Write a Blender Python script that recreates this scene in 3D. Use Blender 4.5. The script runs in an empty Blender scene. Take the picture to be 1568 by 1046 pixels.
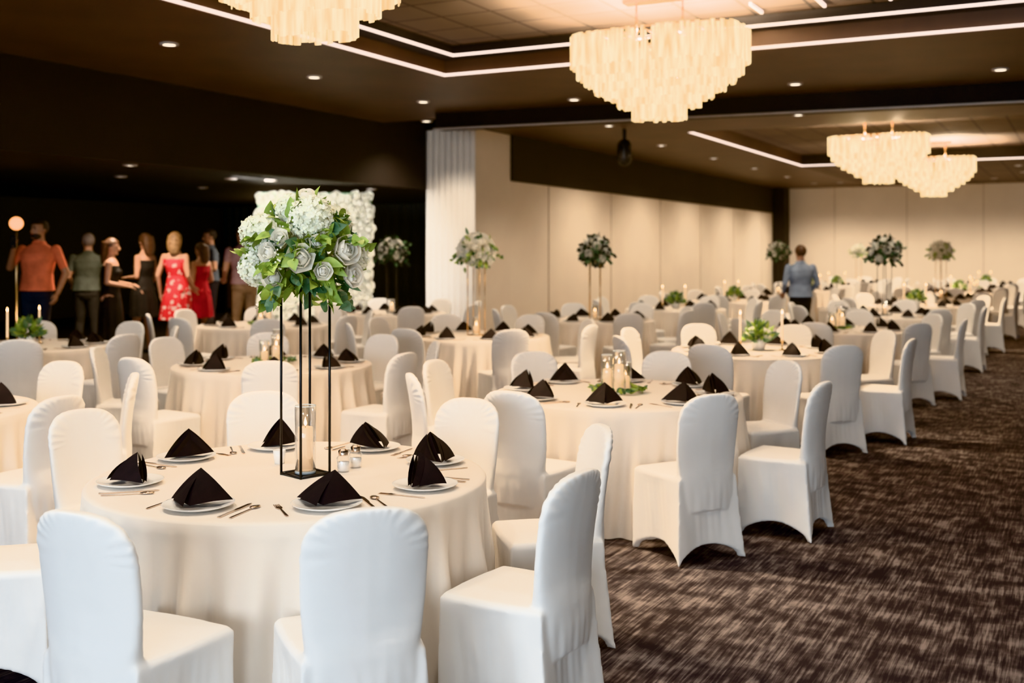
import bpy, math, random
import numpy as np
from mathutils import Vector, Matrix, noise
random.seed(7)
TH=math.radians(27.65); CT,ST=math.cos(TH),math.sin(TH)
def W(v,u,z=0): return Vector((v*CT+u*ST, -v*ST+u*CT, z))
scene=bpy.context.scene
PI=math.pi
# ---------------------------------------------------------------- builder
class MB:
    def __init__(s): s.v=[];s.f=[];s.m=[];s.s=[]
    def add(s,vs,fs,m=0,M=None,smooth=True):
        o=len(s.v)
        if M is not None: vs=[M@Vector(p) for p in vs]
        s.v+=[tuple(p) for p in vs]
        s.f+=[tuple(i+o for i in f) for f in fs]; s.m+=[m]*len(fs); s.s+=[smooth]*len(fs)
    def merge(s,b,M=None,mm=None):
        o=len(s.v)
        s.v+=[tuple(M@Vector(p)) for p in b.v] if M is not None else list(b.v)
        s.f+=[tuple(i+o for i in f) for f in b.f]; s.m+=[(mm[x] if mm else x) for x in b.m]; s.s+=b.s
    def rings(s,rs,m=0,M=None,c0=True,c1=True,smooth=True):
        n=len(rs[0]);vs=[p for r in rs for p in r];fs=[]
        for i in range(len(rs)-1):
            for j in range(n):
                k=(j+1)%n
                fs.append((i*n+j,i*n+k,(i+1)*n+k,(i+1)*n+j))
        if c0: fs.append(tuple(reversed(range(n))))
        if c1: fs.append(tuple(range((len(rs)-1)*n,len(rs)*n)))
        s.add(vs,fs,m,M,smooth)
    def lathe(s,prof,seg=24,m=0,M=None,c0=False,c1=False,smooth=True):
        rs=[[(r*math.cos(2*PI*j/seg),r*math.sin(2*PI*j/seg),z) for j in range(seg)] for r,z in prof]
        s.rings(rs,m,M,c0,c1,smooth)
    def box(s,a,b,m=0,M=None):
        x0,y0,z0=a;x1,y1,z1=b
        vs=[(x0,y0,z0),(x1,y0,z0),(x1,y1,z0),(x0,y1,z0),(x0,y0,z1),(x1,y0,z1),(x1,y1,z1),(x0,y1,z1)]
        s.add(vs,[(0,3,2,1),(4,5,6,7),(0,1,5,4),(1,2,6,5),(2,3,7,6),(3,0,4,7)],m,M,False)
    def caps(s,p0,p1,r0,r1,m=0,sc=(1,1),xd=None,seg=14,M=None,hs=4):
        p0=Vector(p0);p1=Vector(p1);d=p1-p0;L=d.length
        z=d.normalized() if L>1e-6 else Vector((0,0,1))
        x=Vector(xd) if xd else Vector((1,0,0))
        if abs(x.dot(z))>.95: x=Vector((0,1,0))
        x=(x-z*x.dot(z)).normalized();y=z.cross(x)
        rs=[]
        def ring(c,r): return [c+x*(r*sc[0]*math.cos(2*PI*j/seg))+y*(r*sc[1]*math.sin(2*PI*j/seg)) for j in range(seg)]
        for i in range(hs):
            a=PI/2*(1-(i+.3)/hs); rs.append(ring(p0-z*(r0*math.sin(a)),r0*math.cos(a)))
        rs.append(ring(p0,r0)); 
        rs.append(ring(p0.lerp(p1,.5),(r0+r1)/2)); rs.append(ring(p1,r1))
        for i in range(hs-1,-1,-1):
            a=PI/2*(1-(i+.3)/hs); rs.append(ring(p1+z*(r1*math.sin(a)),r1*math.cos(a)))
        s.rings(rs,m,M)
    def tube(s,p0,p1,r0,r1=None,m=0,seg=10,M=None):
        r1=r0 if r1 is None else r1
        p0=Vector(p0);p1=Vector(p1);z=(p1-p0).normalized()
        x=Vector((1,0,0))
        if abs(x.dot(z))>.9: x=Vector((0,1,0))
        x=(x-z*x.dot(z)).normalized();y=z.cross(x)
        s.rings([[c+x*(r*math.cos(2*PI*j/seg))+y*(r*math.sin(2*PI*j/seg)) for j in range(seg)] for c,r in((p0,r0),(p1,r1))],m,M)
    def ell(s,c,r,m=0,M=None,seg=14,n=8,keep=None):
        rs=[]
        for i in range(n+1):
            a=-PI/2+PI*(i+.001)/(n+.002)
            rs.append([(c[0]+r[0]*math.cos(a)*math.cos(2*PI*j/seg),c[1]+r[1]*math.cos(a)*math.sin(2*PI*j/seg),c[2]+r[2]*math.sin(a)) for j in range(seg)])
        vs=[p for q in rs for p in q];fs=[]
        for i in range(n):
            for j in range(seg):
                k=(j+1)%seg
                f=(i*seg+j,i*seg+k,(i+1)*seg+k,(i+1)*seg+j)
                if keep:
                    cc=[sum(vs[q][t] for q in f)/4 for t in range(3)]
                    if not keep(cc): continue
                fs.append(f)
        s.add(vs,fs,m,M)
    def prism(s,pts,z0,z1,m=0,M=None):
        n=len(pts);vs=[(x,y,z0) for x,y in pts]+[(x,y,z1) for x,y in pts]
        fs=[tuple(reversed(range(n))),tuple(range(n,2*n))]+[(i,(i+1)%n,(i+1)%n+n,i+n) for i in range(n)]
        s.add(vs,fs,m,M,False)
def mkmesh(name,b,mats):
    me=bpy.data.meshes.new(name)
    me.from_pydata(b.v,[],b.f)
    for m in mats: me.materials.append(m)
    me.polygons.foreach_set('material_index',b.m)
    me.polygons.foreach_set('use_smooth',b.s)
    me.update(); return me
def place(name,me,loc=(0,0,0),rz=0,sc=1,parent=None):
    o=bpy.data.objects.new(name,me); scene.collection.objects.link(o)
    o.location=loc;o.rotation_euler=(0,0,rz)
    o.scale=(sc,sc,sc) if not isinstance(sc,tuple) else sc
    if parent: o.parent=parent
    return o
def empty(name,loc,rz=0):
    e=bpy.data.objects.new(name,None);scene.collection.objects.link(e);e.location=loc;e.rotation_euler=(0,0,rz);e.empty_display_size=.1
    return e
def remesh(b,voxel,smooth):
    me=bpy.data.meshes.new('t');me.from_pydata(b.v,[],b.f);me.update()
    o=bpy.data.objects.new('t',me);scene.collection.objects.link(o)
    r=o.modifiers.new('r','REMESH');r.mode='VOXEL';r.voxel_size=voxel
    if smooth:
        q=o.modifiers.new('s','SMOOTH');q.factor=.5;q.iterations=smooth
    dg=bpy.context.evaluated_depsgraph_get()
    res=bpy.data.meshes.new_from_object(o.evaluated_get(dg))
    out=MB();out.v=[tuple(v.co) for v in res.vertices];out.f=[tuple(p.vertices) for p in res.polygons]
    out.m=[0]*len(out.f);out.s=[True]*len(out.f)
    bpy.data.objects.remove(o);bpy.data.meshes.remove(me);bpy.data.meshes.remove(res)
    return out
# ---------------------------------------------------------------- materials
def mat(name,c1,c2=None,rough=.6,metal=0,scale=8,bump=0,bscale=60,emit=None,es=0,sheen=0,sub=0,spec=.5):
    m=bpy.data.materials.new(name);m.use_nodes=True;nt=m.node_tree;N=nt.nodes;L=nt.links
    p=N['Principled BSDF'];c2=c2 or tuple(x*.9 for x in c1)
    tc=N.new('ShaderNodeTexCoord')
    n=N.new('ShaderNodeTexNoise');n.inputs['Scale'].default_value=scale;n.inputs['Detail'].default_value=4
    L.new(tc.outputs['Object'],n.inputs['Vector'])
    r=N.new('ShaderNodeValToRGB');r.color_ramp.elements[0].position=.35;r.color_ramp.elements[1].position=.65
    r.color_ramp.elements[0].color=(*c2,1);r.color_ramp.elements[1].color=(*c1,1)
    L.new(n.outputs['Fac'],r.inputs['Fac']);L.new(r.outputs['Color'],p.inputs['Base Color'])
    p.inputs['Roughness'].default_value=rough;p.inputs['Metallic'].default_value=metal
    p.inputs['Specular IOR Level'].default_value=spec
    if sheen: p.inputs['Sheen Weight'].default_value=sheen
    if emit: p.inputs['Emission Color'].default_value=(*emit,1);p.inputs['Emission Strength'].default_value=es
    if bump:
        n2=N.new('ShaderNodeTexNoise');n2.inputs['Scale'].default_value=bscale;n2.inputs['Detail'].default_value=3
        L.new(tc.outputs['Object'],n2.inputs['Vector'])
        b=N.new('ShaderNodeBump');b.inputs['Strength'].default_value=bump;b.inputs['Distance'].default_value=.02
        L.new(n2.outputs['Fac'],b.inputs['Height']);L.new(b.outputs['Normal'],p.inputs['Normal'])
    return m
def trans_mat(name,col,es,tr,gloss=False):
    m=bpy.data.materials.new(name);m.use_nodes=True;nt=m.node_tree;N=nt.nodes;L=nt.links
    N.remove(N['Principled BSDF']);out=N['Material Output']
    t=N.new('ShaderNodeBsdfTransparent')
    if gloss:
        e=N.new('ShaderNodeBsdfGlossy');e.inputs['Roughness'].default_value=.05;e.inputs['Color'].default_value=(*col,1)
    else:
        e=N.new('ShaderNodeEmission')
        tc=N.new('ShaderNodeTexCoord');n=N.new('ShaderNodeTexNoise');n.inputs['Scale'].default_value=22
        mp=N.new('ShaderNodeMapping');mp.inputs['Scale'].default_value=(1,1,.12)
        L.new(tc.outputs['Object'],mp.inputs['Vector']);L.new(mp.outputs['Vector'],n.inputs['Vector'])
        r=N.new('ShaderNodeValToRGB');r.color_ramp.elements[0].position=.35;r.color_ramp.elements[1].position=.65
        r.color_ramp.elements[0].color=(col[0]*.66,col[1]*.50,col[2]*.34,1);r.color_ramp.elements[1].color=(*col,1)
        L.new(n.outputs['Fac'],r.inputs['Fac']);L.new(r.outputs['Color'],e.inputs['Color'])
        e.inputs['Strength'].default_value=es
    mx=N.new('ShaderNodeMixShader');mx.inputs['Fac'].default_value=tr
    if gloss:
        fr=N.new('ShaderNodeLayerWeight');fr.inputs['Blend'].default_value=.3
        mr=N.new('ShaderNodeMapRange');mr.inputs['To Min'].default_value=.94;mr.inputs['To Max'].default_value=.15
        L.new(fr.outputs['Facing'],mr.inputs['Value']);L.new(mr.outputs['Result'],mx.inputs['Fac'])
    L.new(e.outputs[0],mx.inputs[1]);L.new(t.outputs[0],mx.inputs[2]);L.new(mx.outputs[0],out.inputs['Surface'])
    return m
M_chair=mat('spandex_white',(.86,.84,.81),(.82,.80,.77),.65,scale=3,bump=.12,bscale=6,sheen=.2)
M_cloth=mat('tablecloth_linen',(.88,.80,.71),(.84,.76,.67),.75,scale=2,bump=.12,bscale=7,sheen=.2)
M_nap=mat('napkin_black',(.016,.011,.012),(.011,.008,.009),.75,scale=20,bump=.1,bscale=200,spec=.3)
M_plate=mat('porcelain',(.88,.87,.85),(.86,.85,.83),.15)
M_silver=mat('flatware_metal',(.75,.62,.52),(.7,.58,.48),.18,metal=1)
M_blackmetal=mat('black_metal',(.012,.010,.010),(.008,.008,.008),.4)
M_gold=mat('gold_metal',(.75,.55,.32),(.7,.5,.28),.25,metal=1)
M_pet=mat('petal_white',(.97,.95,.89),(.94,.92,.84),.85,scale=30,spec=.2)
M_hyd=mat('hydrangea_petal',(.97,.97,.90),(.92,.94,.80),.85,scale=40,spec=.2)
M_leaf=mat('leaf_green',(.36,.46,.11),(.22,.33,.08),.5,scale=15)
M_leaf2=mat('leaf_eucalyptus',(.16,.26,.15),(.08,.16,.09),.5,scale=15)
M_leafdk=mat('leaf_dark',(.03,.045,.03),(.015,.025,.02),.5,scale=15)
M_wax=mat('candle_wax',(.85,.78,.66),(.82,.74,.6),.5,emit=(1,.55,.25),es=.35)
M_flame=mat('flame',(1,.7,.3),(1,.6,.2),.5,emit=(1,.6,.22),es=22)
M_glass=trans_mat('clear_glass',(.95,.97,1),0,.8,gloss=True)
M_strip=trans_mat('chandelier_glass',(1,.77,.44),1.75,.38)
M_rim=mat('glass_rim',(.75,.8,.8),(.7,.75,.75),.08)
M_led=mat('led_strip',(1,1,1),(1,.97,.95),.5,emit=(1,.80,.70),es=1.2)
M_can=mat('downlight_lens',(1,1,1),(1,1,1),.5,emit=(1,.85,.65),es=3)
M_trim=mat('white_trim',(.5,.45,.42),(.45,.42,.4),.5)
M_soffit=mat('soffit_brown',(.095,.053,.031),(.070,.039,.024),.5,scale=1.5)
M_dark=mat('bulkhead_dark',(.012,.008,.007),(.009,.006,.005),.7,scale=1)
M_beige=mat('wall_cream',(.86,.76,.63),(.82,.72,.60),.75,scale=1.2)
M_bar=mat('bar_wall_dark',(.034,.031,.029),(.026,.024,.023),.6,scale=1)
M_drape=mat('drape_white',(.84,.81,.77),(.80,.77,.73),.8,scale=3)
M_seam=mat('wall_seam',(.62,.53,.43),None,.8)
def carpet():
    m=bpy.data.materials.new('carpet');m.use_nodes=True;nt=m.node_tree;N=nt.nodes;L=nt.links
    p=N['Principled BSDF'];p.inputs['Roughness'].default_value=.95;p.inputs['Specular IOR Level'].default_value=.1
    tc=N.new('ShaderNodeTexCoord')
    def nz(sc,rot,det=3):
        mp=N.new('ShaderNodeMapping');mp.inputs['Scale'].default_value=sc;mp.inputs['Rotation'].default_value=(0,0,rot)
        n=N.new('ShaderNodeTexNoise');n.inputs['Scale'].default_value=1;n.inputs['Detail'].default_value=det
        L.new(tc.outputs['Object'],mp.inputs['Vector']);L.new(mp.outputs['Vector'],n.inputs['Vector']);return n.outputs['Fac']
    a=nz((80,4,1),0,3); b=nz((4.5,6.5,1),0,3); c=nz((16,6,1),0,2)
    def mth(op,x,y):
        q=N.new('ShaderNodeMath');q.operation=op
        for i,t in enumerate((x,y)):
            if isinstance(t,(int,float)): q.inputs[i].default_value=t
            else: L.new(t,q.inputs[i])
        return q.outputs[0]
    s=mth('ADD',mth('MULTIPLY',a,.38),mth('ADD',mth('MULTIPLY',b,.36),mth('MULTIPLY',c,.26)))
    r=N.new('ShaderNodeValToRGB');e=r.color_ramp.elements
    e[0].position=.435;e[0].color=(.040,.035,.040,1);e[1].position=.61;e[1].color=(.28,.238,.225,1)
    k=e.new(.505);k.color=(.090,.077,.080,1)
    L.new(s,r.inputs['Fac']);L.new(r.outputs['Color'],p.inputs['Base Color'])
    n2=N.new('ShaderNodeTexNoise');n2.inputs['Scale'].default_value=300
    L.new(tc.outputs['Object'],n2.inputs['Vector'])
    bp=N.new('ShaderNodeBump');bp.inputs['Strength'].default_value=.4;bp.inputs['Distance'].default_value=.01
    L.new(n2.outputs['Fac'],bp.inputs['Height']);L.new(bp.outputs['Normal'],p.inputs['Normal'])
    return m
M_carpet=carpet()
def tiles():
    m=bpy.data.materials.new('ceiling_tiles');m.use_nodes=True;nt=m.node_tree;N=nt.nodes;L=nt.links
    p=N['Principled BSDF'];p.inputs['Roughness'].default_value=.8
    tc=N.new('ShaderNodeTexCoord');b=N.new('ShaderNodeTexBrick')
    b.offset=0;b.inputs['Scale'].default_value=1;b.inputs['Brick Width'].default_value=.6;b.inputs['Row Height'].default_value=.6
    b.inputs['Mortar Size'].default_value=.018;b.inputs['Color1'].default_value=(.13,.092,.068,1);b.inputs['Color2'].default_value=(.10,.072,.054,1)
    b.inputs['Mortar'].default_value=(.025,.018,.014,1)
    L.new(tc.outputs['Object'],b.inputs['Vector']);L.new(b.outputs['Color'],p.inputs['Base Color']);return m
M_tile=tiles()
for m_ in (M_pet,M_hyd):
    nt=m_.node_tree;N=nt.nodes;L=nt.links;p=N['Principled BSDF']
    t=N.new('ShaderNodeBsdfTranslucent');mx=N.new('ShaderNodeMixShader');mx.inputs['Fac'].default_value=.38
    L.new(p.inputs['Base Color'].links[0].from_socket,t.inputs['Color'])
    L.new(p.outputs[0],mx.inputs[1]);L.new(t.outputs[0],mx.inputs[2]);L.new(mx.outputs[0],N['Material Output'].inputs['Surface'])
# ---------------------------------------------------------------- room
def rbox(name,v0,v1,u0,u1,z0,z1,m,rot=0):
    b=MB();cx,cy=(v0+v1)/2,(u0+u1)/2
    b.box((v0-cx,u0-cy,z0),(v1-cx,u1-cy,z1))
    return place(name,mkmesh(name,b,[m]),W(cx,cy),-TH+rot)
BV=-10.38
rbox('floor',-20.2,4.2,-6.2,38,-.1,0,M_carpet)
rbox('raised_floor',-20,-10.98,3,22,0,.25,M_dark)
rbox('ceiling',BV,4.2,-6.2,15.4,4.2,4.3,M_tile)
rbox('ceiling',BV,4.2,15.4,37.8,4.15,4.3,M_tile)
rbox('ceiling',-20,BV-.15,-6.2,22,2.85,2.95,M_dark)
rbox('wall_right',4,4.2,-6.2,37.8,0,4.2,M_beige)
rbox('wall_far',-9.6,4,37.6,37.8,0,4.2,M_beige)
rbox('wall_left',-9.61,-9.41,17.9,37.6,0,3.0,M_beige)
rbox('wall_left_bulkhead',-9.61,-9.36,17.9,37.6,3.0,4.15,M_dark)
rbox('wall_left_header',BV-.15,BV,-6.2,22,2.8,4.2,M_dark)
rbox('wall_pilaster',-9.40,-9.0,36.9,37.6,0,3.85,M_dark)
rbox('wall_lounge_left',-20.2,-20,-6.2,22,0,2.95,M_bar)
rbox('wall_lounge_far',-20,-9.6,22,22.2,0,2.95,M_bar)
b=MB()
b.box((-12,0,0),(12,.2,.5));b.box((-12,0,3.3),(12,.2,4.2))
for x in (-12,-5.2,-1.7,1.8,5.3,8.8,11.6): b.box((x,0,.5),(x+(.4 if x>-12 else 3.3),.2,3.3))
place('wall_back',mkmesh('wall_back',b,[M_beige]),W(-8,-6.2),-TH)
# soffits
S=3.85
rbox('trim_1',BV,-7.02,-6,15.2,S,4.19,M_soffit)
rbox('trim_2',-7.02,4,11.6,15.2,S,4.19,M_soffit)
rbox('trim_3',1,4,-6,11.6,S,4.19,M_soffit)
rbox('trim_4',-7.02,-6.8,-4,11.6,4.05,4.19,M_dark)
rbox('trim_5',-6.8,1,11.43,11.6,4.05,4.19,M_dark)
rbox('trim_6',-9.36,-6.4,15.5,37.6,S,4.14,M_soffit)
rbox('trim_7',-6.4,4,15.5,19,S,4.14,M_soffit)
rbox('trim_8',-6.4,4,28,37.6,S,4.14,M_tile)
rbox('trim_9',1,4,19,28,S,4.14,M_soffit)
rbox('ceiling_beam',-9.0,4,15.15,15.45,3.6,4.14,M_dark,math.radians(5.5))
rbox('beam_track',-9.0,4,15.10,15.14,3.585,3.61,M_trim,math.radians(5.5))
def led(v0,v1,u0,u1,z): rbox('cove_light_strip',v0,v1,u0,u1,z,z+.022,M_led)
led(-7.02,-6.98,-4,11.6,S+.01);led(-6.98,1,11.56,11.6,S+.01)
led(-6.8,-6.77,-4,11.43,4.06);led(-6.77,1,11.40,11.43,4.06)
led(-6.4,-6.36,19,28,S+.01);led(-6.36,1,27.96,28,S+.01)
for i in range(6): rbox('linear_ceiling_light',-3.0+i*.64,-2.975+i*.64,10.85,11.3,4.17,4.199,M_led)
for u in (19.5,22.7,25.9,29.1,32.3,35.5): rbox('trim_10',-9.41,-9.395,u,u+.025,0,3.0,M_seam)
for v in (-7.5,-5.2,-2.9,-.6,1.7): rbox('trim_11',v,v+.025,37.585,37.6,0,3.85,M_seam)
rbox('baseboard_left',-9.41,-9.38,17.9,36.9,0,.12,M_dark)
rbox('baseboard_far',-9,4,37.57,37.6,0,.12,M_dark)
# column with stacked partition drape
rbox('column',-10.35,-9.41,16.56,17.9,0,S,M_beige)
b=MB();n=200;r0=[];r1=[]
for i in range(n+1):
    x=-.50+1.0*i/n;y=-.03*abs(math.sin(i/n*PI*8))**.8-.02
    r0.append((x,y,0.02));r1.append((x,y,S-.01))
b.add(r0+r1,[(i,i+1,n+2+i,n+1+i) for i in range(n)],0)
b.box((-.5,-.02,.02),(.5,-.0,S-.01))
place('drape_curtain',mkmesh('drape',b,[M_drape]),W(-9.88,16.55),-TH)
b=MB();b.caps((0,0,0),(0,0,.22),.13,.13,0,seg=20);b.box((-.03,-.03,.3),(.03,.03,.52));b.lathe([(0.001,0),(.1,.0),(.11,.02)],20,1,Matrix.Translation((0,-.12,.1))@Matrix.Rotation(PI/2,4,'X'))
place('ceiling_speaker',mkmesh('speaker',b,[M_blackmetal,M_dark]),W(-7.2,18.0,3.33))
# dark pleated drape and bar counter in the lounge
b=MB();n=500;r0=[];r1=[]
for i in range(n+1):
    x=-4.6+9.2*i/n;y=.05*math.sin(i/n*PI*70+1.2*math.sin(i*.05))
    r0.append((x,y,.26));r1.append((x,y,2.84))
b.add(r0+r1,[(i,i+1,n+2+i,n+1+i) for i in range(n)],0)
place('lounge_drape',mkmesh('lounge_drape',b,[mat('drape_charcoal',(.036,.038,.038),(.026,.028,.028),.8,scale=2)]),W(-15.3,21.8),-TH)
b=MB();b.box((-1.6,-.3,0),(1.6,.3,1.02));b.box((-1.7,-.38,1.02),(1.7,.38,1.07),1)
for k in range(5): b.box((-1.5+k*.62,-.32,.12),(-.98+k*.62,-.30,.92),1)
for k in range(7):
    x=-1.3+k*.4;b.lathe([(.001,0),(.037,0),(.037,.19),(.014,.25),(.014,.31),(.001,.31)],14,2,Matrix.Translation((x,.1,1.07)))
place('bar_counter',mkmesh('bar_counter',b,[M_bar,mat('bar_wood',(.10,.05,.03),None,.35),mat('bottle_glass',(.05,.12,.06),None,.1)]),W(-16.6,20.3,.25),-TH)
# downlights
b=MB();b.lathe([(.001,-.012),(.065,-.012)],20,0,smooth=False);b.lathe([(.065,-.012),(.07,-.02),(.095,-.018),(.1,0)],20,1)
me_can=mkmesh('downlight',b,[M_can,M_trim])
def can(v,u,z,e=60,col=(1,.82,.62),ang=125):
    o=place('recessed_downlight',me_can,W(v,u,z-.001))
    if e:
        l=bpy.data.lights.new('spot','SPOT');l.energy=e;l.color=col;l.spot_size=math.radians(ang);l.spot_blend=.8;l.shadow_soft_size=.08
        q=bpy.data.objects.new('lamp',l);scene.collection.objects.link(q);q.parent=o;q.location=(0,0,-.04)
for u in (3.6,6.0,8.4,10.8,13.3): can(-8.4,u,S,80)
for v in (-6.4,-3.3,-.9,1.6): can(v,14.1,S,80)
can(-9.6,15.3,S,170)  # added can, put here to brighten the column drape
for v,u in ((-2.9,2.0),(-4.6,2.6),(-1.2,3.0),(-1.2,6.5),(-5.8,5.6)): can(v,u,4.2,105,(1,.89,.76),120)  # unseen tray cans, added as fill for the near table and bouquet
for v in (-7.2,-4,-1): can(v,17.3,S,150)
for u in (21,24.5,28,31.5,35): can(-7.6,u,S,220,ang=150)
for v in (-6.8,-4.6,-2.4,-.2,2): can(v,35.0,S,220,ang=150)
for v in (-5,-1.5): 
    for u in (30,32.6): can(v,u,S,200)  # extra cans added mid-room as fill for the far tables
for v,u in ((-11.2,10.5),(-11.6,13.8),(-14,14.8),(-13.0,12.0),(-11.6,16.6),(-11.3,18.8),(-13.5,18.2),(-15,20)): can(v,u,2.85,210 if v>-12 else 40,(1,.78,.58))
# ---------------------------------------------------------------- chandeliers
def chand():
    b=MB();rnd=random.Random(3)
    T=[(.86,.46,.84,.52),(.80,.42,.80,.42),(.73,.38,.74,.345),(.63,.33,.66,.27),(.52,.28,.58,.20),(.40,.22,.48,.12),(.26,.15,.38,0.0)]
    for k,(a,c,zt,zb) in enumerate(T):
        pts=[];N=400
        for i in range(N):
            t=2*PI*i/N;ct,st=math.cos(t),math.sin(t)
            pts.append((a*math.copysign(abs(ct)**.5,ct),c*math.copysign(abs(st)**.5,st)))
        acc=0;nxt=0
        for i in range(N):
            p,q=pts[i],pts[(i+1)%N];d=math.hypot(q[0]-p[0],q[1]-p[1]);acc+=d
            if acc>=nxt:
                nxt+=.046
                ang=math.atan2(q[1]-p[1],q[0]-p[0])
                dz=rnd.uniform(-.015,.015)
                M=Matrix.Translation((p[0],p[1],0))@Matrix.Rotation(ang+rnd.uniform(-.2,.2),4,'Z')
                b.box((-.021,-.003,zb+dz),(.021,.003,zt+dz),0,M)
        b.rings([[(x*.99,y*.99,zt-.005) for x,y in pts[::8]],[(x*.96,y*.96,zt+.005) for x,y in pts[::8]]],1,None,False,False)
    for x in (-.24,.24): b.tube((x,0,.80),(x,0,1.16),.012,.012,1)
    b.box((-.36,-.08,1.16),(.36,.08,1.195),1)
    for x in (-.5,-.25,0,.25,.5): b.tube((x,-.40,.82),(x,.40,.82),.008,.008,1)
    b.tube((-.8,0,.82),(.8,0,.82),.012,.012,1)
    return mkmesh('chandelier',b,[M_strip,M_gold])
me_ch=chand()
CH=[(-1.20,6.68,3.0),(1.45,10.8,3.0),(6.63,19.85,2.94),(9.42,24.5,2.94)]
for x,y,z in CH:
    o=place('chandelier',me_ch,(x,y,z),-TH)
    for dx in (-.35,.35):
        l=bpy.data.lights.new('bulb','POINT');l.energy=560;l.color=(1,.77,.53);l.shadow_soft_size=.10
        q=bpy.data.objects.new('bulb',l);scene.collection.objects.link(q);q.parent=o;q.location=(dx,0,.62)
# ---------------------------------------------------------------- chair
def chair():
    b=MB()
    feet=[(.225,.205),(-.225,.205),(-.23,-.26),(.23,-.26)]
    seat=[(.215,.20),(-.215,.20),(-.195,-.215),(.195,-.215)]
    n=16;rs=[]
    Z=.455
    for k in (0,.06,.12,.25,.4,.55,.7,.85,.95,1.0):
        ring=[]
        for e in range(4):
            f0,f1=feet[e],feet[(e+1)%4];s0,s1=seat[e],seat[(e+1)%4]
            for i in range(n):
                t=i/n;q=4*t*(1-t)
                kk=k**.8
                x=(f0[0]*(1-t)+f1[0]*t)*(1-kk)+(s0[0]*(1-t)+s1[0]*t)*kk
                y=(f0[1]*(1-t)+f1[1]*t)*(1-kk)+(s0[1]*(1-t)+s1[1]*t)*kk
                bow=-.04*q*(1-k)**.7*(1) + .012*q*k
                L=math.hypot(x,y);x+=x/L*bow;y+=y/L*bow
                zh=.095*q**.6
                ring.append((x,y,zh+(Z-zh)*k))
        rs.append(ring)
    rs.append([(x*.93,y*.93,Z+.018) for x,y,z in rs[-1]])
    rs.append([(x*.5,y*.5,Z+.03) for x,y,z in rs[-2]])
    inner=[(x*.88,y*.88,z) for x,y,z in rs[0]]
    inner1=[(x*.85,y*.85,.20) for x,y,z in rs[0]]
    inner2=[(x*.6,y*.6,.34) for x,y,z in rs[0]]
    b.rings([inner2,inner1,inner]+rs,0)
    lv=[(.28,.19,.035,-.205),(.38,.188,.045,-.203),(.46,.180,.045,-.205),(.54,.190,.032,-.213),(.62,.198,.027,-.222),(.70,.202,.026,-.232),(.78,.203,.026,-.244)]
    zt=.925;zc=.79
    for a in (12,24,36,48,60,70,78,84,88.5):
        a=math.radians(a);z=zc+(zt-zc)*math.sin(a);w=.203*(math.cos(a)**.62)
        lv.append((z,w,.026*(.6+.4*math.cos(a)**.5),-.244-(z-.78)*.17))
    rs=[]
    for z,w,t,y in lv:
        ring=[]
        for j in range(40):
            a=2*PI*j/40;c,s=math.cos(a),math.sin(a)
            xx=w*math.copysign(abs(c)**.6,c);yy=t*math.copysign(abs(s)**.6,s)
            ring.append((xx,y+yy+.025*(xx/.2)**2,z))
        rs.append(ring)
    b.rings(rs,0)
    o=remesh(b,.0075,5)
    def ss(x,a,b_):
        t=min(1,max(0,(x-a)/(b_-a)));return t*t*(3-2*t)
    nv=[]
    for x,y,z in o.v:
        if z>.5:
            r=math.hypot(x,max(0,z-.79));an=math.atan2(z-.79,x)
            if z>.76: y+=.0020*ss(r,.09,.18)*math.sin(26*an+2*math.sin(5*an))
            y+=.004*noise.noise(Vector((x*7,z*4,3)))
        else:
            L=math.hypot(x,y)+1e-6;k=ss(.47-z,.0,.12)
            q=.007*noise.noise(Vector((x*13,y*13,z*4)))*k+.0008*k*math.sin(34*math.atan2(y,x)+9*z)*ss(z,.0,.25)
            x+=x/L*q;y+=y/L*q
        nv.append((x,y,z))
    o.v=nv
    return mkmesh('chair',o,[M_chair])
me_chair=chair()
def cloth(seed):
    rnd=random.Random(seed);b=MB();n=400
    ph=[rnd.uniform(0,6.28) for _ in range(6)]
    def fold(t):
        s=math.sin(24*t+2.2*math.sin(2*t+ph[0])+1.2*math.sin(5*t+ph[1]))
        s=1.5*(.5+.5*s)**1.7-.6
        am=.65+.35*math.sin(3*t+ph[2])*math.sin(2*t+ph[3])
        return s*am+.3*math.sin(39*t+ph[4]+math.sin(4*t+ph[5]))
    rs=[]
    for r,z in ((.02,.762),(.4,.762),(.7,.762),(.80,.7615),(.815,.757),(.822,.748)):
        rs.append([(r*math.cos(2*PI*j/n),r*math.sin(2*PI*j/n),z) for j in range(n)])
    for i in range(1,17):
        k=i/16;z=.748-k*.743;ring=[]
        for j in range(n):
            t=2*PI*j/n
            r=.820+.010*k+.062*min(1,k*2.2)**1.2*(fold(t+.05*k)+.15)
            ring.append((r*math.cos(t),r*math.sin(t),z))
        rs.append(ring)
    b.rings(rs,0,None,True,False)
    b.tube((0,0,0),(0,0,.75),.04,.04,1)
    return mkmesh('tablecloth',b,[M_cloth,M_blackmetal])
me_cl=[cloth(i) for i in range(3)]
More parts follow.
